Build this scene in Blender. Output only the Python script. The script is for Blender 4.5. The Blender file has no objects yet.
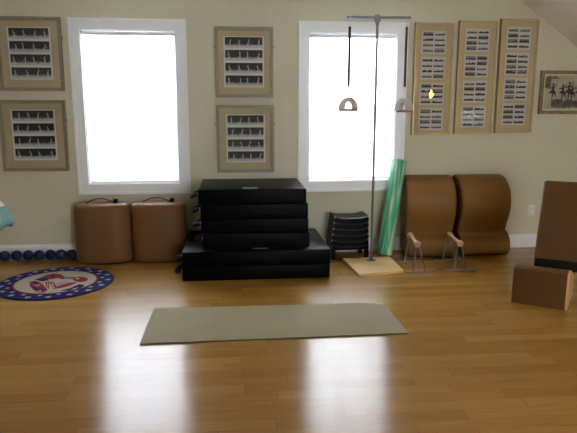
import bpy, bmesh, math, random
from mathutils import Vector, Matrix, Euler
random.seed(7)
PI = math.pi
sc = bpy.context.scene
C = sc.collection

# ------------------------------------------------------------------ camera
cd = bpy.data.cameras.new('camera'); cam = bpy.data.objects.new('camera', cd); C.objects.link(cam)
cd.sensor_width = 36.0; cd.lens = 580.0 / 577.0 * 36.0
_p, _y = 0.18164, -0.09616
fw = Vector((-math.sin(_y) * math.cos(_p), math.cos(_y) * math.cos(_p), -math.sin(_p)))
rt = Vector((math.cos(_y), math.sin(_y), 0)); up = rt.cross(fw)
cam.matrix_world = Matrix(((rt.x, up.x, -fw.x, 0.0), (rt.y, up.y, -fw.y, 0.0), (rt.z, up.z, -fw.z, 1.5), (0, 0, 0, 1)))
cd.clip_start = 0.05
sc.camera = cam

# ------------------------------------------------------------------ daylight
world = bpy.data.worlds.new('overcast_sky'); sc.world = world; world.use_nodes = True
bg = world.node_tree.nodes['Background']
bg.inputs[0].default_value = (0.87, 0.935, 1.0, 1); bg.inputs[1].default_value = 21.5
LAMP_STRENGTH = 110.0
sc.view_settings.view_transform = 'Standard'; sc.view_settings.look = 'None'
sc.view_settings.exposure = 0.0; sc.view_settings.gamma = 1.0
sc.view_settings.use_curve_mapping = False
sc.cycles.use_denoising = True
sc.cycles.max_bounces = 10; sc.cycles.diffuse_bounces = 6; sc.cycles.transparent_max_bounces = 16
sc.cycles.sample_clamp_indirect = 20.0

# ------------------------------------------------------------------ helpers
class MB:
    """collects shapes with material slots and links them as one mesh object"""
    def __init__(s): s.bm = bmesh.new(); s.mi = 0
    def _mark(s, n0):
        s.bm.faces.ensure_lookup_table()
        for f in s.bm.faces[n0:]: f.material_index = s.mi
    def box(s, c, d, bev=0.0, seg=2, M=None):
        n0 = len(s.bm.faces)
        r = bmesh.ops.create_cube(s.bm, size=1.0)
        vs = r['verts']
        for v in vs: v.co = Vector((v.co.x * d[0], v.co.y * d[1], v.co.z * d[2]))
        if bev > 0:
            es = list({e for v in vs for e in v.link_edges})
            q = bmesh.ops.bevel(s.bm, geom=es, offset=bev, segments=seg, profile=0.5, affect='EDGES')
            vs = list({v for v in vs if v.is_valid} | set(q['verts']))
        T = Matrix.Translation(Vector(c))
        if M is not None: T = T @ M.to_4x4()
        for v in vs: v.co = T @ v.co
        s.bm.faces.ensure_lookup_table(); s._mark(n0); return s
    def tube(s, pts, r, n=12, cap=True, closed=False, flat=None):
        n0 = len(s.bm.faces)
        pts = [Vector(p) for p in pts]; m = len(pts)
        rs = r if isinstance(r, (list, tuple)) else [r] * m
        rings = []; ref = None
        for i, p in enumerate(pts):
            a = pts[i - 1] if (i > 0 or closed) else p
            b = pts[(i + 1) % m] if (i < m - 1 or closed) else p
            t = (b - a).normalized()
            if ref is None:
                ref = Vector((0, 0, 1)) if abs(t.z) < 0.9 else Vector((0, 1, 0))
            u = (ref - t * ref.dot(t)).normalized(); w = t.cross(u); ref = u
            ring = []
            for k in range(n):
                an = 2 * PI * k / n
                ku, kw = (1, 1) if flat is None else flat
                ring.append(s.bm.verts.new(p + (u * math.cos(an) * ku + w * math.sin(an) * kw) * rs[i]))
            rings.append(ring)
        for i in range(m if closed else m - 1):
            A, B = rings[i], rings[(i + 1) % m]
            for k in range(n): s.bm.faces.new((A[k], A[(k + 1) % n], B[(k + 1) % n], B[k]))
        if cap and not closed:
            s.bm.faces.new(rings[0][::-1]); s.bm.faces.new(rings[-1])
        s._mark(n0); return s
    def lathe(s, prof, c=(0, 0, 0), n=24, M=None):
        n0 = len(s.bm.faces); rings = []
        for r, z in prof:
            rings.append([s.bm.verts.new((max(r, 1e-4) * math.cos(2 * PI * k / n), max(r, 1e-4) * math.sin(2 * PI * k / n), z)) for k in range(n)])
        for A, B in zip(rings, rings[1:]):
            for k in range(n): s.bm.faces.new((A[k], A[(k + 1) % n], B[(k + 1) % n], B[k]))
        s.bm.faces.new(rings[0][::-1]); s.bm.faces.new(rings[-1])
        T = Matrix.Translation(Vector(c)) @ (M.to_4x4() if M is not None else Matrix())
        for R_ in rings:
            for v in R_: v.co = T @ v.co
        s._mark(n0); return s
    def loft(s, rings):
        n0 = len(s.bm.faces)
        R_ = [[s.bm.verts.new(p) for p in r] for r in rings]; n = len(R_[0])
        for A, B in zip(R_, R_[1:]):
            for k in range(n): s.bm.faces.new((A[k], A[(k + 1) % n], B[(k + 1) % n], B[k]))
        s.bm.faces.new(R_[0][::-1]); s.bm.faces.new(R_[-1]); s._mark(n0); return s
    def poly(s, pts):
        n0 = len(s.bm.faces)
        s.bm.faces.new([s.bm.verts.new(p) for p in pts]); s._mark(n0); return s
    def prism(s, pts, d):
        """closed outline pts (3-D) extruded by vector d"""
        n0 = len(s.bm.faces); d = Vector(d)
        A = [s.bm.verts.new(Vector(p)) for p in pts]; B = [s.bm.verts.new(Vector(p) + d) for p in pts]; n = len(A)
        s.bm.faces.new(A[::-1]); s.bm.faces.new(B)
        for k in range(n): s.bm.faces.new((A[k], A[(k + 1) % n], B[(k + 1) % n], B[k]))
        s._mark(n0); return s
    def build(s, name, mats, parent=None, smooth=True, ang=40, fix=True):
        if fix: bmesh.ops.recalc_face_normals(s.bm, faces=s.bm.faces[:])
        me = bpy.data.meshes.new(name); s.bm.to_mesh(me); s.bm.free()
        for m in (mats if isinstance(mats, (list, tuple)) else [mats]): me.materials.append(m)
        if smooth:
            for p in me.polygons: p.use_smooth = True
            me.set_sharp_from_angle(angle=math.radians(ang))
        o = bpy.data.objects.new(name, me); C.objects.link(o)
        if parent: o.parent = parent
        return o

def tag(o, label, cat, group=None):
    o['label'] = label; o['category'] = cat
    if group: o['group'] = group
    return o
def thing(name, label, cat, loc=(0, 0, 0), rz=0.0, group=None):
    o = bpy.data.objects.new(name, None); C.objects.link(o); o.empty_display_size = 0.1
    o.location = loc; o.rotation_euler = (0, 0, rz)
    return tag(o, label, cat, group)
def struct(o): o['kind'] = 'structure'; return o
def dup(root, loc=None, rz=None, label=None):
    r = root.copy(); C.objects.link(r)
    if loc is not None: r.location = loc
    if rz is not None: r.rotation_euler = (0, 0, rz)
    if label: r['label'] = label
    for ch in list(root.children):
        c = ch.copy(); C.objects.link(c); c.parent = r
        for g in list(ch.children):
            d = g.copy(); C.objects.link(d); d.parent = c
    return r
def rotz(a): return Matrix.Rotation(a, 3, 'Z')
def rotx(a): return Matrix.Rotation(a, 3, 'X')
def roty(a): return Matrix.Rotation(a, 3, 'Y')

# ------------------------------------------------------------------ materials
def mat(name, col, rough=0.5, spec=0.5, metal=0.0, var=0.0, vscale=8.0, bump=0.0, bscale=60.0, coat=0.0, stretch=None):
    m = bpy.data.materials.new(name); m.use_nodes = True
    nt = m.node_tree; b = nt.nodes['Principled BSDF']
    b.inputs['Base Color'].default_value = (*col, 1); b.inputs['Roughness'].default_value = rough
    b.inputs['Metallic'].default_value = metal; b.inputs['Specular IOR Level'].default_value = spec
    b.inputs['Coat Weight'].default_value = coat
    tc = nt.nodes.new('ShaderNodeTexCoord'); src = tc.outputs['Object']
    if stretch:
        mp = nt.nodes.new('ShaderNodeMapping'); mp.inputs['Scale'].default_value = stretch
        nt.links.new(src, mp.inputs[0]); src = mp.outputs[0]
    if var > 0:
        n = nt.nodes.new('ShaderNodeTexNoise'); n.inputs['Scale'].default_value = vscale; n.inputs['Detail'].default_value = 5
        nt.links.new(src, n.inputs['Vector'])
        r = nt.nodes.new('ShaderNodeValToRGB')
        r.color_ramp.elements[0].position = 0.3; r.color_ramp.elements[1].position = 0.7
        r.color_ramp.elements[0].color = (*[c * (1 - var) for c in col], 1)
        r.color_ramp.elements[1].color = (*[min(1, c * (1 + var)) for c in col], 1)
        nt.links.new(n.outputs['Fac'], r.inputs[0]); nt.links.new(r.outputs[0], b.inputs['Base Color'])
    if bump > 0:
        n2 = nt.nodes.new('ShaderNodeTexNoise'); n2.inputs['Scale'].default_value = bscale; n2.inputs['Detail'].default_value = 3
        nt.links.new(src, n2.inputs['Vector'])
        bp = nt.nodes.new('ShaderNodeBump'); bp.inputs['Strength'].default_value = bump; bp.inputs['Distance'].default_value = 0.01
        nt.links.new(n2.outputs['Fac'], bp.inputs['Height']); nt.links.new(bp.outputs[0], b.inputs['Normal'])
    return m

def glass_mat(name, k=1.0):
    m = bpy.data.materials.new(name); m.use_nodes = True; nt = m.node_tree; nt.nodes.clear()
    o = nt.nodes.new('ShaderNodeOutputMaterial'); mx = nt.nodes.new('ShaderNodeMixShader')
    t = nt.nodes.new('ShaderNodeBsdfTransparent'); g = nt.nodes.new('ShaderNodeBsdfGlossy'); g.inputs['Roughness'].default_value = 0.02
    f = nt.nodes.new('ShaderNodeFresnel'); f.inputs[0].default_value = 1.45
    mu = nt.nodes.new('ShaderNodeMath'); mu.operation = 'MULTIPLY'; mu.inputs[1].default_value = k
    nt.links.new(f.outputs[0], mu.inputs[0]); nt.links.new(mu.outputs[0], mx.inputs[0])
    nt.links.new(t.outputs[0], mx.inputs[1]); nt.links.new(g.outputs[0], mx.inputs[2]); nt.links.new(mx.outputs[0], o.inputs[0])
    return m

def floor_mat():
    m = bpy.data.materials.new('bamboo_plank_floor'); m.use_nodes = True; nt = m.node_tree; L = nt.links
    b = nt.nodes['Principled BSDF']
    def N(t, **k):
        n = nt.nodes.new(t)
        for a, v in k.items(): setattr(n, a, v)
        return n
    def M(op, a, bb=None):
        n = N('ShaderNodeMath', operation=op)
        for i, v in enumerate((a, bb)):
            if v is None: continue
            if isinstance(v, (int, float)): n.inputs[i].default_value = v
            else: L.new(v, n.inputs[i])
        return n.outputs[0]
    tc = N('ShaderNodeTexCoord'); sp = N('ShaderNodeSeparateXYZ'); L.new(tc.outputs['Object'], sp.inputs[0])
    # boards run along X with a very slight skew
    yy = M('ADD', sp.outputs[1], M('MULTIPLY', sp.outputs[0], 0.004))
    ry = M('DIVIDE', yy, 0.094); row = M('FLOOR', ry); fy = M('FRACT', ry)
    wn = N('ShaderNodeTexWhiteNoise', noise_dimensions='1D'); L.new(row, wn.inputs['W'])
    xo = M('ADD', M('DIVIDE', sp.outputs[0], 0.95), M('MULTIPLY', wn.outputs['Value'], 7.3))
    col = M('FLOOR', xo); fx = M('FRACT', xo)
    cb = N('ShaderNodeCombineXYZ'); L.new(row, cb.inputs[0]); L.new(col, cb.inputs[1])
    w2 = N('ShaderNodeTexWhiteNoise', noise_dimensions='3D'); L.new(cb.outputs[0], w2.inputs['Vector'])
    mp = N('ShaderNodeMapping'); mp.inputs['Scale'].default_value = (1.6, 38, 1); L.new(tc.outputs['Object'], mp.inputs[0])
    gr = N('ShaderNodeTexNoise'); gr.inputs['Scale'].default_value = 2.2; gr.inputs['Detail'].default_value = 6; L.new(mp.outputs[0], gr.inputs['Vector'])
    mp2 = N('ShaderNodeMapping'); mp2.inputs['Scale'].default_value = (0.5, 5, 1); L.new(tc.outputs['Object'], mp2.inputs[0])
    br = N('ShaderNodeTexNoise'); br.inputs['Scale'].default_value = 2.0; L.new(mp2.outputs[0], br.inputs['Vector'])
    v = M('ADD', M('ADD', M('MULTIPLY', w2.outputs['Value'], 0.40), M('MULTIPLY', gr.outputs['Fac'], 0.75)), M('MULTIPLY', br.outputs['Fac'], 0.3))
    rp = N('ShaderNodeValToRGB'); e = rp.color_ramp.elements
    e[0].position = 0.3; e[0].color = (0.235, 0.113, 0.018, 1); e[1].position = 1.0; e[1].color = (0.39, 0.218, 0.050, 1)
    e2 = e.new(0.62); e2.color = (0.305, 0.157, 0.030, 1)
    L.new(v, rp.inputs[0])
    # thin dark joints
    jy = M('MINIMUM', fy, M('SUBTRACT', 1.0, fy)); jx = M('MINIMUM', fx, M('SUBTRACT', 1.0, fx))
    jl = M('MAXIMUM', M('LESS_THAN', jy, 0.012), M('LESS_THAN', jx, 0.0022))
    mx = N('ShaderNodeMixRGB', blend_type='MULTIPLY'); L.new(M('MULTIPLY', jl, 0.55), mx.inputs[0]); L.new(rp.outputs[0], mx.inputs[1])
    mx.inputs[2].default_value = (0.35, 0.25, 0.18, 1); L.new(mx.outputs[0], b.inputs['Base Color'])
    L.new(M('ADD', 0.17, M('MULTIPLY', gr.outputs['Fac'], 0.10)), b.inputs['Roughness'])
    b.inputs['Anisotropic'].default_value = 0.75
    tg = N('ShaderNodeCombineXYZ'); tg.inputs[1].default_value = 1.0; L.new(tg.outputs[0], b.inputs['Tangent'])
    b.inputs['Specular IOR Level'].default_value = 0.5
    bp = N('ShaderNodeBump'); bp.inputs['Strength'].default_value = 0.05; bp.inputs['Distance'].default_value = 0.004
    L.new(M('SUBTRACT', gr.outputs['Fac'], jl), bp.inputs['Height']); L.new(bp.outputs[0], b.inputs['Normal'])
    return m

M_wall = mat('sage_beige_wall_paint', (0.57, 0.54, 0.405), 0.75, 0.25, var=0.03, vscale=2.0, bump=0.06, bscale=220)
M_ceil = mat('ceiling_paint', (0.90, 0.895, 0.84), 0.85, 0.2, var=0.02, vscale=2, bump=0.05, bscale=160)
M_trim = mat('white_gloss_trim', (0.78, 0.79, 0.80), 0.35, 0.5, var=0.02, vscale=5)
M_floor = floor_mat()
M_frame = mat('taupe_wood_frame', (0.24, 0.21, 0.145), 0.45, 0.5, var=0.18, vscale=6, stretch=(3, 3, 30))
M_gframe = mat('champagne_gilt_frame', (0.50, 0.40, 0.22), 0.35, 0.5, metal=0.25, var=0.12, vscale=9)
M_bframe = mat('antique_brown_gilt_frame', (0.24, 0.17, 0.08), 0.45, 0.5, metal=0.2, var=0.35, vscale=40)
M_mat = mat('tan_mat_board', (0.50, 0.41, 0.25), 0.85, 0.2, var=0.04, vscale=5)
M_mat2 = mat('ochre_mat_board', (0.50, 0.39, 0.20), 0.85, 0.2, var=0.05, vscale=4)
M_paper = mat('white_print_paper', (0.72, 0.71, 0.66), 0.8, 0.2)
M_greypaper = mat('aged_print_paper', (0.56, 0.53, 0.45), 0.8, 0.2)
M_cream = mat('cream_mount', (0.66, 0.58, 0.40), 0.8, 0.2)
M_phdark = mat('photo_black', (0.022, 0.022, 0.024), 0.6, 0.3, var=0.6, vscale=55)
M_phmid = mat('photo_grey', (0.20, 0.20, 0.20), 0.6, 0.3, var=0.4, vscale=70)
M_phpale = mat('photo_pale_grey', (0.52, 0.52, 0.50), 0.6, 0.3, var=0.15, vscale=60)
M_sepia = mat('misty_sepia_photo', (0.42, 0.38, 0.29), 0.7, 0.2, var=0.22, vscale=7)
M_sepdark = mat('sepia_foliage', (0.12, 0.11, 0.085), 0.7, 0.2, var=0.5, vscale=14)
M_glass = glass_mat('picture_glass', 1.0)
M_wglass = glass_mat('window_glass', 0.8)
def slat_mat():
    m = bpy.data.materials.new('white_blind_slat'); m.use_nodes = True; nt = m.node_tree
    b = nt.nodes['Principled BSDF']; b.inputs['Base Color'].default_value = (.86, .87, .88, 1); b.inputs['Roughness'].default_value = .5
    t = nt.nodes.new('ShaderNodeBsdfTranslucent'); t.inputs[0].default_value = (.88, .90, .92, 1)
    n = nt.nodes.new('ShaderNodeTexNoise'); n.inputs['Scale'].default_value = 4
    mx = nt.nodes.new('ShaderNodeMixShader'); mx.inputs[0].default_value = .75
    nt.links.new(b.outputs[0], mx.inputs[1]); nt.links.new(t.outputs[0], mx.inputs[2]); nt.links.new(mx.outputs[0], nt.nodes['Material Output'].inputs[0])
    return m
M_slat = slat_mat()
M_rail = mat('white_blind_rail', (0.72, 0.73, 0.75), 0.4, 0.4)
M_wand = mat('smoky_wand_plastic', (0.10, 0.10, 0.11), 0.3, 0.4)
M_vinyl = mat('tan_vinyl', (0.17, 0.077, 0.030), 0.5, 0.25, var=0.06, vscale=3, bump=0.06, bscale=120)
M_vinyl2 = mat('saddle_brown_vinyl', (0.20, 0.095, 0.024), 0.5, 0.25, var=0.06, vscale=3, bump=0.06, bscale=120)
M_vinyl3 = mat('dark_tan_vinyl', (0.10, 0.045, 0.014), 0.45, 0.2, var=0.06, vscale=3, bump=0.06, bscale=120)
M_black = mat('black_vinyl', (0.0018, 0.002, 0.003), 0.4, 0.045, var=0.2, vscale=3, bump=0.05, bscale=90)
M_bstrap = mat('black_webbing', (0.006, 0.006, 0.007), 0.6, 0.4, bump=0.2, bscale=300)
M_bplas = mat('black_plastic', (0.002, 0.002, 0.0023), 0.3, 0.06)
M_gloss = mat('glossy_black_piping', (0.012, 0.012, 0.013), 0.22, 0.6)
M_metal = mat('brushed_steel', (0.55, 0.55, 0.55), 0.35, 0.5, metal=0.9)
M_gmetal = mat('grey_painted_steel', (0.15, 0.165, 0.165), 0.4, 0.5, metal=0.3)
M_steel = mat('dull_bar_steel', (0.17, 0.16, 0.155), 0.4, 0.5, metal=0.5)
M_label = mat('silver_label', (0.55, 0.56, 0.58), 0.4, 0.5)
M_board = mat('pale_plywood', (0.66, 0.44, 0.19), 0.45, 0.4, var=0.12, vscale=3, stretch=(1.2, 14, 4))
M_ply = mat('warm_plywood', (0.60, 0.37, 0.15), 0.45, 0.4, var=0.12, vscale=3, stretch=(2, 2, 14))
M_dowel = mat('turned_beech', (0.50, 0.29, 0.16), 0.4, 0.5, var=0.08, vscale=9)
M_blue = mat('blue_rubber', (0.004, 0.024, 0.075), 0.42, 0.35, var=0.15, vscale=20)
M_khaki = mat('khaki_mat', (0.265, 0.222, 0.122), 0.7, 0.3, var=0.05, vscale=5, bump=0.15, bscale=180)
M_matdark = mat('dark_mat_underside', (0.05, 0.042, 0.03), 0.8, 0.2)
M_yellow = mat('cream_tag', (0.75, 0.66, 0.38), 0.6, 0.3)
M_rblue = mat('navy_rug_pile', (0.014, 0.017, 0.10), 0.95, 0.1, var=0.15, vscale=60, bump=0.4, bscale=300)
M_rcream = mat('cream_rug_pile', (0.40, 0.37, 0.28), 0.95, 0.1, var=0.08, vscale=60, bump=0.4, bscale=300)
M_rred = mat('red_rug_pile', (0.24, 0.025, 0.03), 0.95, 0.1, var=0.2, vscale=60, bump=0.4, bscale=300)
M_rgrey = mat('grey_rug_pile', (0.28, 0.27, 0.24), 0.95, 0.1, var=0.2, vscale=60, bump=0.4, bscale=300)
M_stone = mat('beige_padding', (0.50, 0.46, 0.39), 0.7, 0.3, var=0.08, vscale=20)
M_cord = mat('white_cord', (0.75, 0.75, 0.72), 0.6, 0.3)
M_redbr = mat('reddish_grip_wood', (0.30, 0.15, 0.11), 0.5, 0.4)
M_teal = mat('teal_cotton', (0.20, 0.39, 0.41), 0.9, 0.1, var=0.12, vscale=9, bump=0.2, bscale=200)
M_white = mat('white_cotton', (0.82, 0.82, 0.80), 0.9, 0.1)
M_plate = mat('white_switch_plate', (0.70, 0.69, 0.64), 0.4, 0.4)
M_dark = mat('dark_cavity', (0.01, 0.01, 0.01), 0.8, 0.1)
M_brass = mat('dark_bronze', (0.10, 0.08, 0.05), 0.4, 0.5, metal=0.6)

def marble_mat():
    m = bpy.data.materials.new('marbled_green_foam'); m.use_nodes = True; nt = m.node_tree; b = nt.nodes['Principled BSDF']
    tc = nt.nodes.new('ShaderNodeTexCoord'); mp = nt.nodes.new('ShaderNodeMapping'); mp.inputs['Scale'].default_value = (18, 18, 1.1)
    n = nt.nodes.new('ShaderNodeTexNoise'); n.inputs['Scale'].default_value = 1.6; n.inputs['Detail'].default_value = 5; n.inputs['Distortion'].default_value = 0.7
    r = nt.nodes.new('ShaderNodeValToRGB'); e = r.color_ramp.elements
    e[0].position = 0.36; e[0].color = (0.02, 0.26, 0.13, 1); e[1].position = 0.68; e[1].color = (0.62, 0.76, 0.60, 1)
    k = e.new(0.47); k.color = (0.05, 0.40, 0.22, 1); k = e.new(0.56); k.color = (0.32, 0.52, 0.32, 1)
    nt.links.new(tc.outputs['Object'], mp.inputs[0]); nt.links.new(mp.outputs[0], n.inputs['Vector'])
    nt.links.new(n.outputs['Fac'], r.inputs[0]); nt.links.new(r.outputs[0], b.inputs['Base Color'])
    b.inputs['Roughness'].default_value = 0.5
    return m
M_marble = marble_mat()

# ================================================================== the room
WY = 6.012                      # inner face of the window wall
XL, XR, YB = -4.77, 5.0, -3.0   # knee walls and rear wall
CX0, CX1, CZ, KZ = -2.73, 2.96, 2.62, 1.20   # flat ceiling strip, slopes down to the knee walls
W1 = (-1.555, -0.433); W2 = (0.680, 1.802); ZB, ZT = 0.655, 2.372   # casing outer edges
CW = 0.102
O1 = (W1[0] + CW, W1[1] - CW); O2 = (W2[0] + CW, W2[1] - CW); OB, OT = ZB + CW, ZT - CW

b = MB(); b.box(((XL + XR) / 2, (WY + YB) / 2, -0.05), (XR - XL + 0.4, WY - YB + 0.4, 0.1))
struct(b.build('floor', M_floor, smooth=False))

b = MB(); T = 0.16; yc = WY + T / 2
def seg(x0, x1, z0, z1): b.box(((x0 + x1) / 2, yc, (z0 + z1) / 2), (x1 - x0, T, z1 - z0))
seg(XL - .1, O1[0], 0, 2.8); seg(O1[1], O2[0], 0, 2.8); seg(O2[1], XR + .1, 0, 2.8)
for o_ in (O1, O2): seg(o_[0], o_[1], 0, OB); seg(o_[0], o_[1], OT, 2.8)
struct(b.build('wall_back', M_wall, smooth=False))
# the rear wall opening is added for fill light, the right slope carries one roof window
b = MB(); yc = YB - T / 2; RW = (1.25, 3.45, 0.75, 2.35)
seg(XL - .1, RW[0], 0, 2.8); seg(RW[1], XR + .1, 0, 2.8); seg(RW[0], RW[1], 0, RW[2]); seg(RW[0], RW[1], RW[3], 2.8)
struct(b.build('wall_front', M_wall, smooth=False))
b = MB(); b.box((XL - .06, (WY + YB) / 2, KZ / 2), (.12, WY - YB + .3, KZ)); struct(b.build('wall_left', M_wall, smooth=False))
b = MB(); b.box((XR + .06, (WY + YB) / 2, KZ / 2), (.12, WY - YB + .3, KZ)); struct(b.build('wall_right', M_wall, smooth=False))
b = MB(); b.box(((CX0 + CX1) / 2, (WY + YB) / 2, CZ + .05), (CX1 - CX0, WY - YB + .3, .1)); struct(b.build('ceiling', M_ceil, smooth=False))
def slope(name, xa, za, xb, zb, holes=()):
    """sloping ceiling from (xa,za) up at the flat strip down to (xb,zb) at the knee wall; holes = (t0,t1,y0,y1)"""
    d = Vector((xb - xa, 0, zb - za)); nrm = Vector((-d.z, 0, d.x)).normalized()
    if nrm.z < 0: nrm = -nrm
    b = MB()
    def piece(t0, t1, y0, y1):
        P = Vector((xa, 0, za))
        a = P + d * t0; c = P + d * t1
        b.prism([(a.x, y0, a.z), (c.x, y0, c.z), (c.x, y1, c.z), (a.x, y1, a.z)], nrm * 0.1)
    y0, y1 = YB - .15, WY + .15
    if not holes: piece(0, 1.03, y0, y1)
    for (t0, t1, h0, h1) in holes:
        piece(0, 1.03, y0, h0); piece(0, 1.03, h1, y1); piece(0, t0, h0, h1); piece(t1, 1.03, h0, h1)
    return struct(b.build(name, M_ceil, smooth=False))
SKR = [(0.80, 0.985, 0.05, 1.0)]
SKL = []
slope('ceiling_slope_left', CX0, CZ, XL, KZ, SKL)
slope('ceiling_slope_right', CX1, CZ, XR, KZ, SKR)
# corner bead where the flat ceiling meets the window wall is plain; baseboards with a moulded cap
def baseboard(name, x0, x1):
    b = MB()
    pr = [(WY, 0), (WY - .016, 0), (WY - .016, .118), (WY - .012, .126), (WY - .012, .134), (WY - .006, .1456), (WY, .1456)]
    b.prism([(x0, y, z) for y, z in pr], (x1 - x0, 0, 0))
    return struct(b.build(name, M_trim, smooth=False))
baseboard('baseboard_back', XL, XR)

def casing(parent, x0, x1, z0, z1, y, sgn=-1):
    """picture-frame casing with a stepped profile"""
    b = MB()
    def ring(o, i, d0, d1):
        xo0, xo1, zo0, zo1 = x0 + o, x1 - o, z0 + o, z1 - o; xi0, xi1, zi0, zi1 = x0 + i, x1 - i, z0 + i, z1 - i
        q = [((xo0, zo0), (xo1, zo0), (xi1, zi0), (xi0, zi0)), ((xo1, zo0), (xo1, zo1), (xi1, zi1), (xi1, zi0)),
             ((xo1, zo1), (xo0, zo1), (xi0, zi1), (xi1, zi1)), ((xo0, zo1), (xo0, zo0), (xi0, zi0), (xi0, zi1))]
        for f in q: b.prism([(px, y, pz) for px, pz in f], (0, sgn * d0, 0))
    ring(0, .026, .026, 0); ring(.026, .088, .017, 0); ring(.088, .106, .022, 0)
    return b.build('casing', M_trim, parent, smooth=False)
def window(name, o, z0, z1, y, out=1):
    x0, x1 = o
    e = bpy.data.objects.new(name, None); C.objects.link(e); struct(e)
    casing(e, x0 - CW, x1 + CW, z0 - CW, z1 + CW, y, -out)
    b = MB(); Y0, Y1 = y, y + out * T; t = .012
    for (a, c, d, f) in ((x0, x0 + t, z0, z1), (x1 - t, x1, z0, z1), (x0, x1, z0, z0 + t), (x0, x1, z1 - t, z1)):
        b.box(((a + c) / 2, (Y0 + Y1) / 2, (d + f) / 2), (c - a, T, f - d))
    b.build('jamb', M_trim, e, smooth=False)
    zm = (z0 + z1) / 2; s = .035
    for (d, f, yy) in ((zm - .02, z1 - t, y + out * .12), (z0 + t, zm + .02, y + out * .085)):
        b = MB()
        for (a, c, g, h) in ((x0 + t, x0 + t + s, d, f), (x1 - t - s, x1 - t, d, f), (x0 + t + s, x1 - t - s, d, d + s), (x0 + t + s, x1 - t - s, f - s, f)):
            b.box(((a + c) / 2, yy, (g + h) / 2), (c - a, .03, h - g))
        sash = b.build('sash', M_trim, e, smooth=False)
        g = MB(); g.poly([(x0 + t + s, yy, d + s), (x1 - t - s, yy, d + s), (x1 - t - s, yy, f - s), (x0 + t + s, yy, f - s)])
        g.build('pane', M_wglass, sash, smooth=False)
    return e
window('window_1', O1, OB, OT, WY); window('window_2', O2, OB, OT, WY)
window('added_fill_window', (RW[0], RW[1]), RW[2], RW[3], YB, -1)  # unseen window behind the camera, added to bring in fill light
# roof window in the right slope
def roof_window(name, xa, za, xb, zb, SK):
    e = bpy.data.objects.new(name, None); C.objects.link(e); struct(e)
    d = Vector((xb - xa, 0, zb - za)); nr = Vector((-d.z, 0, d.x)).normalized()
    if nr.z < 0: nr = -nr
    P = Vector((xa, 0, za)); a_, c_ = P + d * SK[0], P + d * SK[1]
    b = MB(); w = .05; dn = d.normalized()
    for (p0, p1, y0, y1) in ((a_, a_ + dn * w, SK[2], SK[3]), (c_ - dn * w, c_, SK[2], SK[3]), (a_ + dn * w, c_ - dn * w, SK[2], SK[2] + w), (a_ + dn * w, c_ - dn * w, SK[3] - w, SK[3])):
        q0, q1 = p0 + nr * .03, p1 + nr * .03
        b.prism([(q0.x, y0, q0.z), (q1.x, y0, q1.z), (q1.x, y1, q1.z), (q0.x, y1, q0.z)], nr * .05)
    b.build('sash', M_trim, e, smooth=False)
    b = MB(); q0, q1 = a_ + nr * .055, c_ + nr * .055
    b.poly([(q0.x, SK[2], q0.z), (q1.x, SK[2], q1.z), (q1.x, SK[3], q1.z), (q0.x, SK[3], q0.z)]); b.build('pane', M_wglass, e, smooth=False)
roof_window('window_3', CX1, CZ, XR, KZ, SKR[0])

# blinds
def blind(o, label, zbot):
    x0, x1 = o[0] + .014, o[1] - .014
    cx = (x0 + x1) / 2
    t = thing('window_blind', label, 'blind', (cx, WY + .035, OB), 0, 'mini blinds in the two windows')
    w = x1 - x0; H = OT - OB - .014
    b = MB(); b.box((0, 0, H - .02), (w, .036, .036), .004); b.build('headrail', M_rail, t)
    b = MB(); n = int((H - .06 - zbot) / .0225)
    for k in range(n):
        z = zbot + .03 + k * .0225
        b.box((0, 0, z), (w - .004, .026, .0012), M=rotx(1.0))
    b.build('slats', M_slat, t, smooth=False)
    b = MB(); b.box((0, 0, zbot + .008), (w - .01, .024, .014), .003); b.build('bottom_rail', M_rail, t)
    for k in (-.36, 0, .36):
        b = MB(); b.tube([(k * w, -.013, zbot + .01), (k * w, -.013, H - .03)], .0012, 6); b.build('ladder_cord', M_rail, t)
    b = MB(); b.tube([(-w / 2 + .085, -.024, H - .035), (-w / 2 + .09, -.026, H - .75)], .0042, 8); b.build('wand', M_wand, t)
blind(O1, 'white mini blind lowered in the left window above the tan drum cushions', .012)
blind(O2, 'white mini blind lowered in the right window behind the grey pole', .03)

# electrical plate on the wall
t = thing('outlet_plate', 'white electrical outlet plate low on wall right of the brown cushions', 'outlet', (3.265, WY, .355))
b = MB(); b.box((0, -.004, .06), (.074, .008, .118), .003); b.build('cover_plate', M_plate, t)
for z in (.038, .082):
    b = MB(); b.box((0, -.0085, z), (.032, .003, .028), .001); rc = b.build('receptacle', M_plate, t)
    for x in (-.007, .007):
        b = MB(); b.box((x, -.0104, z + .003), (.002, .001, .009)); b.build('slot', M_dark, rc, smooth=False)

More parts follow.
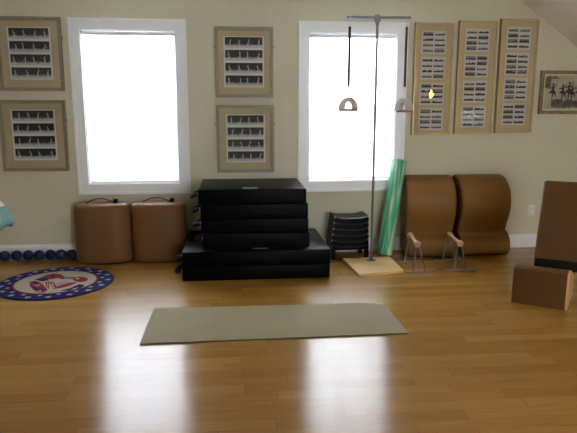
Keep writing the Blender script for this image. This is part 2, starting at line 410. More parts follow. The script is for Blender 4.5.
# ================================================================== pictures on the wall
def rails(b, w, h, t, d, y0=0.0, z0=0.0):
    x0, x1, z1 = -w / 2, w / 2, z0 + h
    xi0, xi1, zi0, zi1 = x0 + t, x1 - t, z0 + t, z1 - t
    for f in (((x0, z0), (x1, z0), (xi1, zi0), (xi0, zi0)), ((x1, z0), (x1, z1), (xi1, zi1), (xi1, zi0)),
              ((x1, z1), (x0, z1), (xi0, zi1), (xi1, zi1)), ((x0, z1), (x0, z0), (xi0, zi0), (xi0, zi1))):
        b.prism([(x, y0, z) for x, z in f], (0, -d, 0))
def rect(b, x0, x1, z0, z1, y): b.poly([(x0, y, z0), (x1, y, z0), (x1, y, z1), (x0, y, z1)])
def strip(parent, x0, x1, z0, z1, y, seed, nfig=4):
    """one photograph strip: a row of small posing figures on a pale ground before a dark backdrop"""
    r = random.Random(seed); b = MB(); w, h = x1 - x0, z1 - z0
    b.mi = 0; rect(b, x0, x1, z0 + h * .02, z1, y)
    b.mi = 1; n = 26
    top = [(x0 + w * i / n, y - .0004, z0 + h * (.30 + .10 * r.random())) for i in range(n + 1)]
    b.poly([(x1, y - .0004, z0), (x0, y - .0004, z0)][::-1] + top[::-1])
    b.mi = 2
    top = [(x0 + w * i / n, y - .0008, z0 + h * (.17 + .10 * r.random())) for i in range(n + 1)]
    b.poly([(x0, y - .0008, z0), (x1, y - .0008, z0)] + top[::-1])
    for k in range(nfig):
        cx = x0 + w * (k + .35 + .3 * r.random()) / nfig; yy = y - .0012; u = h
        lean = r.uniform(-.22, .22); hh = r.uniform(.38, .62)
        for s in (-1, 1):
            b.poly([(cx + s * .02 * u, yy, z0 + .42 * u), (cx + s * (.08 + .12 * r.random()) * u, yy, z0 + .17 * u), (cx + s * .05 * u, yy, z0 + .17 * u), (cx - s * .01 * u, yy, z0 + .40 * u)])
        tx = cx + lean * u * .6
        b.poly([(cx - .05 * u, yy, z0 + .38 * u), (cx + .05 * u, yy, z0 + .38 * u), (tx + .045 * u, yy, z0 + (.38 + hh * .6) * u), (tx - .045 * u, yy, z0 + (.38 + hh * .6) * u)])
        b.poly([(tx + .05 * u * math.cos(a * PI / 4), yy, z0 + (.42 + hh * .7) * u + .05 * u * math.sin(a * PI / 4)) for a in range(8)])
        ax = r.choice((-1, 1)) * r.uniform(.15, .3)
        b.poly([(tx, yy, z0 + (.34 + hh * .6) * u), (tx, yy, z0 + (.40 + hh * .6) * u), (tx + ax * u, yy, z0 + (.3 + hh * r.uniform(.1, .9)) * u)])
    return b.build('photo_strip', [M_phdark, M_phmid, M_phpale], parent, smooth=False, fix=False)
def four_strip_picture(label, cx, z0, w, h, seed, prect, rz=0.0):
    """prect: print sheet as fractions of the width/height (x0,x1,z0,z1)"""
    t = thing('framed_picture', label, 'picture', (cx, WY, z0), rz, 'framed four strip photo prints')
    b = MB(); rails(b, w, h, .027, .034, -.002); rails(b, w - .044, h - .044, .010, .028, -.002, .022); b.build('frame', M_frame, t, smooth=False)
    b = MB(); b.box((0, -.008, h / 2), (w - .04, .008, h - .04)); b.build('mat_board', M_mat, t, smooth=False)
    x0, x1, a0, a1 = -w / 2 + prect[0] * w, -w / 2 + prect[1] * w, prect[2] * h, prect[3] * h
    b = MB(); b.box(((x0 + x1) / 2, -.0128, (a0 + a1) / 2), (x1 - x0, .0016, a1 - a0)); b.build('print_sheet', M_paper, t, smooth=False)
    mx = (x1 - x0) * .035; step = (a1 - a0) / 4.0
    for k in range(4):
        zt = a1 - step * k - step * .07
        strip(t, x0 + mx, x1 - mx, zt - step * .83, zt, -.0142, seed * 10 + k)
    b = MB(); rect(b, -w / 2 + .03, w / 2 - .03, .03, h - .03, -.022); b.build('glass', M_glass, t, smooth=False)
    for s in (-1, 1):
        b = MB(); b.lathe([(.009, 0), (.009, .006), (.005, .010)], (s * (w / 2 + .001), -.018, h * .72), 10, roty(s * PI / 2)); b.build('side_screw', M_brass, t)
PR = (.17, .83, .155, .865)
four_strip_picture('taupe framed print of four photo strips, upper one left of the left window', -1.925, 1.683, .605, .692, 1, PR)
four_strip_picture('taupe framed print of four photo strips, lower one left of the left window', -1.945, .900, .632, .697, 2, PR)
four_strip_picture('taupe framed print of four photo strips, upper one between the two windows', .134, 1.622, .580, .687, 3, (.15, .84, .15, .87))
four_strip_picture('taupe framed print of four photo strips just above the black box stack', .136, .866, .588, .685, 4, (.17, .84, .15, .86))

def sheet(parent, x0, x1, z0, z1, y, seed):
    """white sheet with two columns of four tiny dark photographs"""
    r = random.Random(seed); b = MB(); w, h = x1 - x0, z1 - z0
    b.mi = 0; b.box(((x0 + x1) / 2, y + .0006, (z0 + z1) / 2), (w, .0012, h))
    for c in range(2):
        for k in range(4):
            px0 = x0 + w * (.06 + .47 * c); px1 = px0 + w * .41; pz1 = z1 - h * (.06 + .235 * k); pz0 = pz1 - h * .175
            b.mi = 2 if r.random() < .4 else 3; rect(b, px0, px1, pz0, pz1, y - .0004)
            n = 12; dk = r.random() < .45
            b.mi = 2 if dk else 1
            base = pz0 + (pz1 - pz0) * .22
            top = [(px0 + (px1 - px0) * i / n, y - .0008, pz0 + (pz1 - pz0) * r.uniform(.45, .85)) for i in range(n + 1)]
            b.poly([(px0, y - .0008, base), (px1, y - .0008, base)] + top[::-1])
            b.mi = 1
            top = [(px0 + (px1 - px0) * i / n, y - .0012, pz0 + (pz1 - pz0) * r.uniform(.28, .55)) for i in range(n + 1)]
            b.poly([(px0, y - .0012, pz0 + (pz1 - pz0) * .16), (px1, y - .0012, pz0 + (pz1 - pz0) * .16)] + top[::-1])
    return b.build('photo_sheet', [M_greypaper, M_phdark, M_phmid, M_phpale], parent, smooth=False, fix=False)
def tall_picture(label, cx, z0, w, h, seed, rz=0.0):
    t = thing('tall_framed_picture', label, 'picture', (cx, WY, z0), rz, 'tall framed photo panels right of the window')
    b = MB(); rails(b, w, h, .014, .052, -.002); b.build('frame', M_gframe, t, smooth=False)
    b = MB(); b.box((0, -.020, h / 2), (w - .02, .030, h - .02)); b.build('mat_board', M_mat2, t, smooth=False)
    for k in range(4):
        zt = h - .078 - k * .258
        sheet(t, -.135, .125, zt - .228, zt, -.0368, seed * 10 + k)
    b = MB(); rect(b, -w / 2 + .012, w / 2 - .012, .012, h - .012, -.043); b.build('glass', M_glass, t, smooth=False)
tall_picture('tall gilt framed photo panel nearest the window, with a warm lamp glint', 2.074, 1.242, .404, 1.130, 21)
tall_picture('tall gilt framed photo panel, middle one of the three tall panels', 2.533, 1.252, .404, 1.145, 22, 0.0)
tall_picture('tall gilt framed photo panel next to the small dancers picture', 2.974, 1.259, .402, 1.162, 23)

# small picture of dancers
t = thing('small_framed_picture', 'small brown framed misty photograph of dancers under the sloping ceiling', 'picture', (3.56, WY, 1.457))
w, h = .62, .452
b = MB(); rails(b, w, h, .038, .030, -.002); b.build('frame', M_bframe, t, smooth=False)
b = MB(); rails(b, w - .07, h - .07, .016, .022, -.002, .035); b.build('fillet', M_cream, t, smooth=False)
b = MB()
b.mi = 0; b.box((0, -.008, h / 2), (w - .06, .008, h - .06))
r = random.Random(5); y = -.0126
b.mi = 1   # dark reflected ground and dark foliage corner
for (xa, xb, za, zb) in ((-.17, .23, .065, .15), (-.26, -.19, .27, .39), (-.24, -.10, .365, .395)):
    n = 18
    tp = [(xa + (xb - xa) * i / n, y, zb + r.uniform(-.02, .012)) for i in range(n + 1)]; bt = [(xa + (xb - xa) * i / n, y, za + r.uniform(-.004, .012)) for i in range(n + 1)]
    b.poly(bt + tp[::-1])
b.mi = 2; y = -.0130
for cx, s in ((-.165, 1.0), (-.055, .95), (.015, 1.1), (.05, .85), (.125, 1.0), (.20, 1.0)):
    z0 = .155
    b.poly([(cx - .006, y, z0), (cx + .002, y, z0), (cx + .014, y, z0 + .075 * s), (cx - .004, y, z0 + .075 * s)])
    b.poly([(cx + .006, y - .0002, z0 + .07 * s), (cx + .045, y - .0002, z0 + .02), (cx + .05, y - .0002, z0 + .026), (cx + .016, y - .0002, z0 + .085 * s)])
    b.poly([(cx - .045, y - .0003, z0 + .065 * s), (cx + .05, y - .0003, z0 + .062 * s), (cx + .016, y - .0003, z0 + .095 * s), (cx - .008, y - .0003, z0 + .097 * s)])
    b.poly([(cx - .008, y - .0004, z0 + .09 * s), (cx + .014, y - .0004, z0 + .09 * s), (cx + .018, y - .0004, z0 + .135 * s), (cx - .008, y - .0004, z0 + .135 * s)])
    b.poly([(cx + .005 + .012 * math.cos(k * PI / 5), y - .0005, z0 + .152 * s + .014 * math.sin(k * PI / 5)) for k in range(10)])
    b.poly([(cx + .012, y - .0006, z0 + .128 * s), (cx + .046, y - .0006, z0 + .165 * s), (cx + .05, y - .0006, z0 + .16 * s), (cx + .014, y - .0006, z0 + .115 * s)])
    b.poly([(cx - .004, y - .0007, z0 + .128 * s), (cx - .045, y - .0007, z0 + .115 * s), (cx - .045, y - .0007, z0 + .108 * s), (cx - .004, y - .0007, z0 + .115 * s)])
b.build('photograph', [M_sepia, M_sepdark, M_phdark], t, smooth=False, fix=False)
b = MB(); rect(b, -w / 2 + .04, w / 2 - .04, .04, h - .04, -.020); b.build('glass', M_glass, t, smooth=False)

# ================================================================== tan drum cushions
def drum():
    t = thing('drum_cushion', 'tan vinyl drum cushion with carry handle beside the blue balls', 'cushion', (-1.293, 5.83, 0), 0, 'tan drum cushions under the left window')
    b = MB(); A, B, H = .268, .165, .592; n = 56
    def ring(s, z, k=2.5):
        out = []
        for i in range(n):
            a = 2 * PI * i / n; ca, sa = math.cos(a), math.sin(a)
            out.append(((A - s) * math.copysign(abs(ca) ** (2 / k), ca), (B - s) * math.copysign(abs(sa) ** (2 / k), sa), z))
        return out
    rings = [ring(.05, .012), ring(.012, .012), ring(.003, .02), ring(-.004, .05), ring(-.005, .2), ring(-.003, .42), ring(0, H - .045), ring(.006, H - .018), ring(.018, H - .006), ring(.034, H), ring(.10, H + .003)]
    b.loft(rings); b.build('body', M_vinyl, t, ang=60)
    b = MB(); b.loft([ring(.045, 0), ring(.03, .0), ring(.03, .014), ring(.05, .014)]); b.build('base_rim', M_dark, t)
    b = MB(); N = 14
    pts = [(-.15 + .27 * i / N, -.02, H + .004 + .045 * math.sin(PI * i / N) ** .8) for i in range(N + 1)]
    hd = b.tube(pts, .012, 8, flat=(.45, 1.0)).build('handle', M_bstrap, t)
    b = MB(); b.box((.135, -.02, H + .024), (.045, .05, .042), .008); b.build('handle_block', M_bplas, t)
    return t
d1 = drum()
dup(d1, (-.744, 5.845, 0), 0, 'tan vinyl drum cushion with carry handle beside the black boxes')

# ================================================================== stack of black boxes
def padded_box(w, dpt, h, label, loc, rz, handles, lab):
    t = thing('black_padded_box', label, 'box', loc, rz, 'black padded boxes under the wall pictures')
    b = MB(); b.box((0, 0, h / 2), (w, dpt, h - .001), .011, 3)
    b.build('cover', M_black, t)
    for s in (-1, 1):
        b = MB(); b.box((s * (w / 2 + .0005), 0, h * .5), (.003, dpt - .06, .008)); b.build('seam', M_bstrap, t, smooth=False)
    for s in handles:
        b = MB(); x = s * w / 2; y0 = -dpt / 2 + .09; pts = []
        for i in range(11):
            a = PI * i / 10; pts.append((x + s * .075 * math.sin(a) ** .6, y0 + .16 * i / 10, h * .62 - .035 * math.sin(a)))
        b.tube(pts, .015, 8, flat=(1.3, .6)); hd = b.build('strap_handle', M_bstrap, t)
        for dy in (0, .16):
            b = MB(); b.box((x + s * .006, y0 + dy, h * .58), (.012, .03, .03), .003); b.build('buckle', M_metal, hd)
    for y_ in (-dpt / 2 + .05, -dpt / 2 + .20):
        b = MB(); b.lathe([(.007, 0), (.007, .003), (.003, .005)], (w / 2 - .0005, y_, h * .72), 10, roty(PI / 2)); b.build('rivet', M_metal, t)
    if lab is not None:
        b = MB(); b.box((lab, -dpt / 2 + .085, h), (.135, .03, .0015)); b.build('label_patch', M_label, t, smooth=False)
    return t
LH = .134
names = ['bottom long black padded box lying on the floor under the stack', 'upper long black padded box carrying the four shorter boxes',
         'lowest of the four shorter black padded boxes, resting on the long boxes', 'second shorter black padded box from the bottom of the upper stack',
         'third shorter black padded box, just beneath the topmost box', 'topmost shorter black padded box with a silver label on top']
z = 0.0
for i in range(2):
    padded_box(1.324, .95, LH, names[i], (.2 + (.004 if i else 0), 5.503, z), .002, (-1,), .03 if i else None); z += LH
jit = [(.203, .004), (.196, -.006), (.190, .003), (.176, -.004)]
for i in range(4):
    padded_box(.972, .83, LH, names[2 + i], (jit[i][0], 5.565, z), jit[i][1], (-1,), -.02 if i == 3 else None); z += LH

# ================================================================== low stool with curved pads
def dish(w, dp, zt, sag, n=16):
    """front profile of a seat whose ends turn up: top line"""
    return [(-w / 2 + w * i / n, -dp / 2, zt - sag + sag * min(1, abs(2 * i / n - 1) ** 3.5)) for i in range(n + 1)]
SX, SY = 1.172, 5.80
t = thing('black_stool', 'low black stool on the floor carrying the pile of curved black pads', 'stool', (SX, SY, 0), .03)
w, dp, H = .385, .29, .150
tp = dish(w, dp, H, .022); b = MB(); b.prism(tp + [(w / 2, -dp / 2, H - .05), (-w / 2, -dp / 2, H - .05)], (0, dp, 0)); b.build('seat', M_bplas, t, ang=30)
for sx_ in (-1, 1):
    for sy_ in (-1, 1):
        b = MB(); b.box((sx_ * (w / 2 - .022), sy_ * (dp / 2 - .022), (H - .05) / 2), (.042, .042, H - .05), .005); b.build('leg', M_bplas, t)
b = MB(); b.box((0, dp / 2 - .03, .065), (w - .08, .02, .06), .003); b.build('stretcher', M_bplas, t)
pl = ['lowest curved black pad, lying directly on the low black stool', 'second curved black pad above the low black stool', 'third curved black pad, in the middle of the pile',
      'second curved black pad from the top of the pile', 'topmost curved black pad of the pile beside the grey pole']
zc, th = H, .060
for i in range(5):
    w = .385 - .008 * i; th = .060
    t = thing('curved_pad', pl[i], 'cushion', (SX + .003 * i, SY, zc), .03, 'curved black pads piled on the stool')
    tp = dish(w, .27, th, .022); bt = dish(w, .27, .001, .022)
    b = MB(); b.prism(tp + [(x, y, z) for x, y, z in bt[::-1]], (0, .27, 0)); b.build('pad', M_bplas, t, ang=30)
    b = MB(); b.tube([(x, y - .002, z - .007) for x, y, z in tp], .0065, 8); b.build('rolled_edge', M_gloss, t)
    for s_ in (-1, 1):
        b = MB(); b.box((s_ * (w / 2 - .004), -.137, th - .010), (.015, .012, .015), .003); b.build('corner_cap', M_metal, t)
    zc += th

# ================================================================== handle tower
BZ = .028
tw = thing('pulley_tower', 'grey steel T-shaped tower on a plywood base holding two hand straps', 'exercise tower', (1.358, 5.50, 0))
def T_(p): return (p[0] - 1.358, p[1] - 5.50, p[2] if len(p) > 2 else 0)
b = MB(); b.prism([T_(p) for p in ((1.090, 5.600, .003), (1.582, 5.625, .003), (1.574, 5.110, .003), (1.130, 5.020, .003))], (0, 0, BZ - .003)); b.build('base_board', M_board, tw, smooth=False)
b = MB(); b.lathe([(.045, BZ), (.045, BZ + .006), (.022, BZ + .010), (.016, BZ + .05), (.0135, BZ + .052)], n=20); b.build('flange', M_gmetal, tw)
b = MB(); b.tube([(0, 0, BZ), (0, 0, 2.338)], .0125, 14); b.build('pole', M_gmetal, tw)
ax = .02
b = MB(); b.tube([(-.287, ax, 2.342), (.308, -ax, 2.342)], .0125, 12); b.build('crossbar', M_gmetal, tw)
b = MB(); b.lathe([(.014, 2.27), (.018, 2.29), (.028, 2.315), (.032, 2.33), (.026, 2.362), (.01, 2.364)], n=16); b.build('tee_joint', M_gmetal, tw)
b = MB(); b.lathe([(.004, 0), (.004, .022), (.014, .024), (.016, .03), (.012, .038)], (0, 0, .418), 12, roty(PI / 2)); b.build('clamp_knob', M_metal, tw)

def hand_strap(label, x, y, rz, L):
    top = 2.342 - .0125
    t = thing('hand_strap', label, 'exercise handle', (x, y, top), rz, 'hand straps hanging from the tower crossbar')
    b = MB(); N = 16
    b.tube([(0, .016 * math.cos(2 * PI * i / N), .013 + .0165 * math.sin(2 * PI * i / N)) for i in range(N)], .0025, 6, closed=True)
    b.tube([(0, 0, -.003), (0, 0, -.05)], .003, 6); b.tube([(.009 * math.cos(2 * PI * i / N), 0, -.06 + .013 * math.sin(2 * PI * i / N)) for i in range(N)], .0025, 6, closed=True)
    b.build('hook', M_metal, t)
    b = MB(); b.box((0, 0, -.07 - L / 2), (.026, .008, L), .002, 1); b.build('strap', M_bstrap, t)
    zb = -.07 - L
    b = MB(); b.tube([(0, 0, zb + .01), (0, 0, zb - .105)], .005, 8); b.box((0, 0, zb - .012), (.018, .012, .03), .003); b.build('cord', M_cord, t)
    # D-shaped padded grip
    zt = zb - .10; R, r, N = .088, .043, 20
    out = [(R * math.cos(PI * i / N), zt - .118 + .118 * math.sin(PI * i / N) ** .9) for i in range(N + 1)]
    inn = [(r * math.cos(PI * i / N), zt - .110 + .068 * math.sin(PI * i / N) ** .9) for i in range(N + 1)]
    b = MB(); b.prism([(x_, -.032, z_) for x_, z_ in out + inn[::-1]], (0, .064, 0)); g = b.build('grip', M_stone, t, ang=35)
    b = MB(); b.tube([(-.088, 0, zt - .120), (.088, 0, zt - .120)], .011, 10); b.build('grip_bar', M_redbr, t)
def bar_at(x): u = (x - 1.071) / (1.666 - 1.071); return 5.52 - .04 * u
hand_strap('black strap with beige D-shaped grip hanging in front of the window glass', 1.102, bar_at(1.102), .08, .540)
hand_strap('black strap with beige D-shaped grip hanging in front of the window casing', 1.632, bar_at(1.632), -1.0, .550)

# ================================================================== foam roller leaning on the wall
p0, p1 = Vector((1.556, 5.742, 0.018)), Vector((1.738, 5.925, .985)); ax_ = (p1 - p0); Lr = ax_.length
ro = MB(); R = .077
ro.lathe([(R - .03, 0), (R - .008, 0), (R, .006), (R, Lr - .006), (R - .008, Lr), (R - .03, Lr - .0)], n=36)
o = ro.build('foam_roller', M_marble, ang=50)
o.rotation_mode = 'QUATERNION'; o.rotation_quaternion = ax_.to_track_quat('Z', 'Y'); o.location = p0
tag(o, 'marbled green and white foam roller leaning upright against the wall', 'foam roller')

# ================================================================== wavy brown barrel cushions
def wavy(label, x, y, rz, w):
    t = thing('barrel_cushion', label, 'cushion', (x, y, 0), rz, 'brown wavy cushions against the wall')
    ctrl = [(0, .02), (.30, .014), (.355, .024), (.382, .055), (.384, .11), (.366, .165), (.318, .208), (.272, .228), (.258, .246), (.270, .29), (.303, .36), (.337, .44), (.352, .52), (.345, .60), (.318, .68), (.262, .755), (.18, .808), (.10, .828), (.03, .825), (0, .80)]
    # smooth the profile with Catmull-Rom on the free part
    prof = [ctrl[0]]
    P_ = ctrl
    for i in range(1, len(P_) - 2):
        a, b_, c, d_ = P_[i - 1], P_[i], P_[i + 1], P_[i + 2]
        for k in range(4):
            u = k / 4
            prof.append(tuple(.5 * (2 * b_[j] + (c[j] - a[j]) * u + (2 * a[j] - 5 * b_[j] + 4 * c[j] - d_[j]) * u * u + (3 * b_[j] - a[j] - 3 * c[j] + d_[j]) * u ** 3) for j in (0, 1)))
    prof += [P_[-2], P_[-1]]
    cxp = .15; czp = .42
    def ring(xx, inset):
        out = []
        for d_, z_ in prof:
            dd, dz = d_ - cxp, z_ - czp; Ln = math.hypot(dd, dz); k = max(0, Ln - inset) / Ln
            out.append((xx, -(cxp + dd * k), czp + dz * k))
        return out
    rr = .03
    rings = [ring(-w / 2 + rr * (1 - math.cos(PI / 2 * k / 6)), rr * (1 - math.sin(PI / 2 * k / 6))) for k in range(7)]
    mids = [ring(-w / 2 + rr + (w - 2 * rr) * k / 8, 0) for k in range(1, 8)]
    back = [[(-p[0], p[1], p[2]) for p in r_] for r_ in rings[::-1]]
    b = MB(); b.loft(rings + mids + back); b.build('padding', M_vinyl2, t, ang=50)
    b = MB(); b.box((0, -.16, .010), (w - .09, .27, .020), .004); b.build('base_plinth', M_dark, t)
wavy('brown wavy vinyl cushion right behind the left wooden-handled bar', 2.040, 5.985, -.07, .495)
wavy('brown wavy vinyl cushion nearer the outlet, right of its twin', 2.585, 5.985, .02, .525)

# ================================================================== push-up bars
def bar(label, A, B, fa, fb, zh):
    """A,B: handle ends (x,y); fa,fb: foot-bar spans (x0,x1)"""
    t = thing('push_up_bar', label, 'exercise bar', ((A[0] + B[0]) / 2, (A[1] + B[1]) / 2, 0), 0, 'push up bars before the brown cushions')
    ox, oy = t.location.x, t.location.y
    a = Vector((A[0] - ox, A[1] - oy, zh)); c = Vector((B[0] - ox, B[1] - oy, zh)); dr = (c - a)
    q = dr.to_track_quat('Z', 'Y').to_matrix(); L = dr.length
    b = MB(); b.lathe([(.012, -.03), (.026, -.028), (.031, -.015), (.031, .012), (.024, .03), (.017, .05), (.017, L - .05), (.024, L - .03), (.031, L - .012), (.031, L + .015), (.026, L + .028), (.012, L + .03)], a, 20, q)
    b.build('handle', M_dowel, t)
    for p, f in ((a, fa), (c, fb)):
        xm = (f[0] + f[1]) / 2 - ox; hw = (f[1] - f[0]) / 2
        b = MB(); b.box((xm, p.y, .008), (2 * hw, .026, .016), .003); b.build('foot', M_steel, t)
        for s in (-1, 1):
            b = MB(); b.tube([(p.x + s * .016, p.y, zh - .01), (p.x * .3 + xm * .7 + s * .055, p.y, .012)], .0085, 10); b.build('leg', M_steel, t)
bar('left push-up bar with wooden handle and steel legs, near the green roller', (1.692, 5.108), (1.752, 5.49), (1.600, 1.864), (1.612, 1.884), .276)
bar('right push-up bar with wooden handle and steel legs, between the brown cushions', (2.112, 5.135), (2.156, 5.505), (1.985, 2.276), (1.993, 2.290), .268)

# ================================================================== padded bench on the right
e1 = Vector((.811, -.585, 0)); e2 = Vector((.585, .811, 0)); ang = math.atan2(-.585, .811)
t = thing('padded_bench', 'brown vinyl bench with leaning backrest and plywood side at right edge', 'bench', (2.178, 4.216, 0), ang)
SW, SD, SH = .405, .48, .292
def side(i=0.0): return [(i, 0.0), (i, SH - .03 - i), (i + .012, SH - .009 - i), (.035, SH - i), (.11, SH - i), (.16, SH - .012 - i), (SD - i, .16 - i), (SD - i, 0.0)]
b = MB(); n_ = len(side()); rg = []
for x_, i_ in ((0, .018), (.005, .007), (.016, 0), (SW - .016, 0)): rg.append([(x_, y_, z_) for y_, z_ in side(i_)])
b.loft(rg); b.build('seat', M_vinyl3, t, ang=35)
b = MB(); b.prism([(SW - .016, y_, z_) for y_, z_ in side(.002)], (.016, 0, 0)); b.build('side_panel', M_ply, t, smooth=False)
ba = .44
bk = MB(); Mb = rotx(-ba)
bh, bw_ = .675, .43
cb = Vector((.12 + bw_ / 2, .185, .326)) + Mb @ Vector((0, .05, bh / 2))
bk.box(cb, (bw_, .095, bh), .022, 4, Mb); bko = bk.build('backrest', M_vinyl3, t)
b = MB(); cb2 = Vector((.12 + bw_ / 2, .185, .326)) + Mb @ Vector((0, .106, bh / 2 - .01)); b.box(cb2, (bw_ - .03, .016, bh - .04), .003, 1, Mb); b.build('back_board', M_ply, t)
b = MB(); b.box((.315, .20, .300), (.37, .06, .08), .004); b.build('gap_shade_rail', M_dark, t)  # near-black rail paints the gap's shade and joins backrest to seat
for x in (.16, .37):
    b = MB(); b.prism([(x, .25, .255), (x, SD - .01, .16), (x, SD + .05, .50), (x, .50, .66), (x, .36, .40)], (.02, 0, 0)); b.build('back_bracket', M_ply, t, smooth=False)

# ================================================================== khaki mat
c4 = [(-.619, 3.628), (1.168, 3.643), (1.157, 4.272), (-.616, 4.305)]
b = MB(); b.mi = 1; b.prism([(x, y, 0.0005) for x, y in c4], (0, 0, .006)); b.mi = 0
b.prism([(x, y, .0065) for x, y in c4], (0, 0, .005)); o = b.build('exercise_mat', [M_khaki, M_matdark], smooth=False)
tag(o, 'long khaki exercise mat lying flat on the wooden floor', 'mat')
b = MB(); b.box((1.118, 4.245, .0135), (.06, .035, .004), .001, 1, rotz(-.5)); b.box((1.138, 4.232, .0165), (.02, .03, .003), 0, 1, rotz(-.5)); o = b.build('paper_tag', M_yellow)
tag(o, 'small cream tag lying on the far right corner of the khaki mat', 'tag')

# ================================================================== round rug
RX, RY, RR = -1.566, 5.098, .49
rz_ = .012
b = MB(); b.mi = 0; b.lathe([(RR - .004, .0005), (RR, .002), (RR, rz_ - .004), (RR - .006, rz_)], n=72)
def disc(r, z, mi):
    b.mi = mi; b.poly([(r * math.cos(2 * PI * i / 64), r * math.sin(2 * PI * i / 64) - .0, z) for i in range(64)])
disc(.352, rz_ + .0006, 2); disc(.338, rz_ + .0010, 1)
def star(cx, cy, r, rot, mi=1, z=rz_ + .0008):
    b.mi = mi; b.poly([(cx + (r if k % 2 == 0 else r * .4) * math.cos(rot + PI * k / 5), cy + (r if k % 2 == 0 else r * .4) * math.sin(rot + PI * k / 5), z) for k in range(10)])
for k in range(17):
    a = 2 * PI * k / 17; star(.442 * math.cos(a), .442 * math.sin(a), .036, a + .3)
    a += PI / 17; star(.388 * math.cos(a), .388 * math.sin(a), .028, a)
# patchwork motif of flag-coloured shapes in the middle (rug coordinates)
zl = rz_ + .0016
def shape(pts, mi, dz=0.0): b.mi = mi; b.poly([(x, y, zl + dz) for x, y in pts])
def blob(cx, cy, ra, rb, rot, mi, dz=0.0, n=18):
    shape([(cx + ra * math.cos(2 * PI * i / n) * math.cos(rot) - rb * math.sin(2 * PI * i / n) * math.sin(rot), cy + ra * math.cos(2 * PI * i / n) * math.sin(rot) + rb * math.sin(2 * PI * i / n) * math.cos(rot)) for i in range(n)], mi, dz)
def petal(cx, cy, r, a0, a1, mi, dz): shape([(cx, cy)] + [(cx + r * math.cos(a0 + (a1 - a0) * i / 8), cy + r * math.sin(a0 + (a1 - a0) * i / 8)) for i in range(9)], mi, dz)
MOTIF = [
    (2, [(-0.226, 0.018), (-0.177, 0.043), (-0.105, -0.05), (-0.036, -0.187), (-0.009, -0.255), (-0.023, -0.31), (-0.056, -0.322), (-0.123, -0.238), (-0.189, -0.111)]),
    (0, [(-0.217, 0.03), (-0.175, 0.037), (-0.138, -0.019), (-0.17, -0.046)]),
    (0, [(-0.187, -0.111), (-0.132, -0.158), (-0.084, -0.197), (-0.033, -0.217), (-0.042, -0.25), (-0.114, -0.228)]),
    (1, [(-0.193, -0.058), (-0.143, -0.087), (-0.101, -0.081), (-0.123, -0.126)]),
    (1, [(-0.088, -0.261), (-0.062, -0.247), (-0.047, -0.29), (-0.064, -0.298)]),
    (2, [(-0.166, 0.152), (-0.135, 0.226), (-0.082, 0.27), (-0.008, 0.232), (0.071, 0.078), (0.009, 0.038), (-0.082, 0.084)]),
    (0, [(-0.203, 0.092), (-0.159, 0.145), (-0.111, 0.132), (-0.069, 0.049), (-0.126, 0.016)]),
    (0, [(-0.1, 0.197), (-0.067, 0.213), (-0.039, 0.167), (-0.067, 0.131)]),
    (1, [(-0.054, 0.08), (-0.007, 0.105), (0.04, 0.056), (-0.006, 0.024)]),
    (3, [(0.008, -0.087), (0.024, -0.031), (0.069, 0.007), (0.143, -0.055), (0.084, -0.139), (0.064, -0.201)]),
    (2, [(-0.089, -0.012), (-0.063, 0.007), (-0.033, -0.01), (-0.007, -0.221), (-0.036, -0.172)]),
    (1, [(-0.067, -0.031), (-0.061, -0.025), (-0.019, -0.183), (-0.03, -0.17)]),
    (1, [(-0.049, -0.033), (-0.042, -0.028), (-0.001, -0.192), (-0.007, -0.197)]),
    (2, [(-0.038, -0.022), (-0.015, -0.013), (0.055, -0.206), (0.03, -0.238)]),
    (1, [(-0.024, -0.043), (-0.018, -0.037), (0.036, -0.209), (0.028, -0.215)]),
    (0, [(0.029, 0.134), (0.132, 0.126), (0.15, 0.047), (0.052, 0.075)]),
    (1, [(0.045, 0.108), (0.127, 0.103), (0.133, 0.081), (0.052, 0.087)]),
    (2, [(0.266, 0.023), (0.267, -0.01), (0.258, -0.036), (0.241, -0.051), (0.217, -0.054), (0.19, -0.044), (0.166, -0.022), (0.146, 0.008), (0.134, 0.042), (0.132, 0.076), (0.14, 0.102), (0.158, 0.118), (0.182, 0.121), (0.21, 0.111), (0.235, 0.087), (0.255, 0.056)]),
    (1, [(0.187, 0.061), (0.187, 0.053), (0.185, 0.047), (0.178, 0.043), (0.171, 0.043), (0.162, 0.046), (0.156, 0.051), (0.15, 0.059), (0.147, 0.067), (0.147, 0.074), (0.15, 0.08), (0.155, 0.083), (0.162, 0.084), (0.171, 0.082), (0.178, 0.076), (0.185, 0.069)]),
    (2, [(0.033, -0.18), (0.07, -0.119), (0.126, -0.059), (0.185, -0.049), (0.181, -0.117), (0.112, -0.194), (0.045, -0.229)]),
    (1, [(0.071, -0.238), (0.126, -0.182), (0.188, -0.086), (0.23, -0.124), (0.168, -0.218), (0.105, -0.272)]),
    (0, [(0.096, -0.288), (0.169, -0.224), (0.22, -0.116), (0.278, -0.162), (0.253, -0.236), (0.168, -0.299)]),
    (1, [(0.178, -0.265), (0.212, -0.224), (0.235, -0.209), (0.212, -0.265)]),
]
for i_, (mi_, pts_) in enumerate(MOTIF): shape(pts_, mi_, .00006 * i_)
o = b.build('round_rug', [M_rblue, M_rcream, M_rred, M_rgrey], smooth=False, fix=False); o.location = (RX, RY, 0); o.rotation_euler = (0, 0, .05)
tag(o, 'round navy rug with white stars and a red white and blue centre', 'rug')

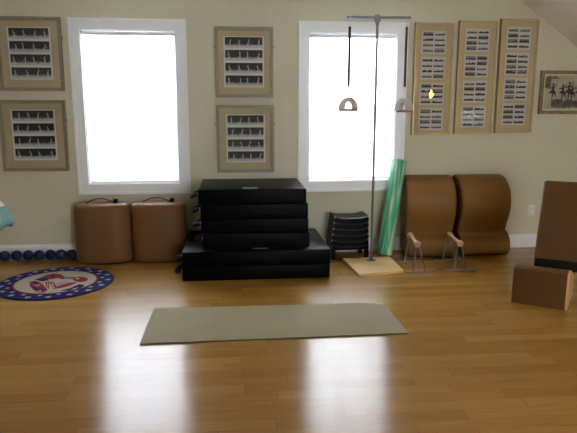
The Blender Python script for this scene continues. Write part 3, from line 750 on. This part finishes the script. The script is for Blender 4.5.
# ================================================================== blue balls along the baseboard
bl = ['leftmost of the seven blue balls along the baseboard', 'second blue ball from the left, just before the small gap', 'third blue ball from the left, just after the small gap',
      'middle one of the seven blue balls along the baseboard', 'third blue ball from the tan drum cushion', 'second blue ball from the tan drum cushion', 'blue ball nearest the tan drum cushion']
src = None
for i, x in enumerate((-2.304, -2.192, -2.076, -1.968, -1.861, -1.754, -1.647)):
    if src is None:
        b = MB(); bmesh.ops.create_uvsphere(b.bm, u_segments=32, v_segments=18, radius=.0525)
        o = src = b.build('exercise_ball', M_blue, ang=180)
    else:
        o = src.copy(); C.objects.link(o)
    o.location = (x, 5.935 + .006 * ((i * 5) % 3 - 1), .0525); o.rotation_euler = (i, .3 * i, 0)
    tag(o, bl[i], 'ball', 'blue balls along the baseboard')

# ================================================================== teal cloth over a stand at the left edge
sx, sy = -1.735, 4.2
t = thing('clothes_stand', 'wooden stand with a side arm under the teal cloth, just off the left edge', 'stand', (sx, sy, 0))
b = MB(); b.lathe([(.14, 0), (.145, .01), (.14, .025), (.03, .03)], (-.55, 0, 0), n=28); b.build('base', M_ply, t)
b = MB(); b.tube([(-.55, 0, .025), (-.55, 0, .93)], .016, 14); b.build('post', M_ply, t)
b = MB(); b.tube([(-.55, 0, .872), (0, 0, .872)], .012, 14); b.build('arm', M_ply, t)
b = MB(); b.lathe([(.01, .855), (.045, .858), (.05, .872), (.042, .888), (.01, .892)], n=20); b.build('knob', M_ply, t)
def drape(name, mt, prof, z0, amp, nf, ph):
    b = MB(); n = 96; rows = []
    for j, (r_, z_) in enumerate(prof):
        k = j / (len(prof) - 1)
        rows.append([Vector(((r_ * (1 + amp * k * math.sin(nf * 2 * PI * i / n + ph) + .05 * k * math.sin(3 * 2 * PI * i / n))) * math.cos(2 * PI * i / n), (r_ * (1 + amp * k * math.sin(nf * 2 * PI * i / n + ph))) * math.sin(2 * PI * i / n), z0 + z_ + .012 * k * math.sin(nf * 2 * PI * i / n + ph + 1))) for i in range(n)])
    V = [[b.bm.verts.new(p) for p in r] for r in rows]
    for A, B in zip(V, V[1:]):
        for i in range(n): b.bm.faces.new((A[i], A[(i + 1) % n], B[(i + 1) % n], B[i]))
    b.bm.faces.new(V[0][::-1])
    o = b.build(name, mt, ang=180); sm = o.modifiers.new('thickness', 'SOLIDIFY'); sm.thickness = .003; sm.offset = 1
    o.location = (sx, sy, 0); return o
o = drape('teal_cloth', M_teal, [(.005, .012), (.05, .008), (.075, -.02), (.105, -.06), (.138, -.10), (.163, -.145), (.165, -.178), (.148, -.205)], .892, .10, 7, .4)
tag(o, 'teal cloth draped in soft folds over the stand at the left edge', 'cloth')
o = drape('white_cloth', M_white, [(.005, .014), (.055, .010), (.082, -.014), (.112, -.050), (.128, -.072)], .898, .04, 5, 1.2)
tag(o, 'white cloth lying on top of the teal cloth at the left edge', 'cloth')

# ================================================================== floor lamp behind the camera's right, glinting in the picture glass
t = thing('floor_lamp', 'dark bronze floor lamp with warm bulb, mirrored in the picture glass', 'lamp', (3.58, 1.56, 0))
b = MB(); b.lathe([(.14, 0), (.14, .02), (.03, .035), (.012, .05)], n=28); b.build('base', M_brass, t)
b = MB(); b.tube([(0, 0, .04), (0, 0, 1.66)], .011, 12); b.build('pole', M_brass, t)
b = MB(); b.lathe([(.02, 1.65), (.03, 1.66), (.03, 1.70), (.02, 1.705)], n=16); b.build('socket', M_brass, t)
m_b = bpy.data.materials.new('warm_bulb'); m_b.use_nodes = True; pb = m_b.node_tree.nodes['Principled BSDF']
pb.inputs['Emission Color'].default_value = (1.0, .50, .14, 1); pb.inputs['Emission Strength'].default_value = LAMP_STRENGTH; pb.inputs['Base Color'].default_value = (1, .9, .7, 1)
b = MB(); b.lathe([(.014, 1.70), (.026, 1.72), (.036, 1.75), (.034, 1.785), (.022, 1.825), (.006, 1.86)], n=20); b.build('bulb', m_b, t)
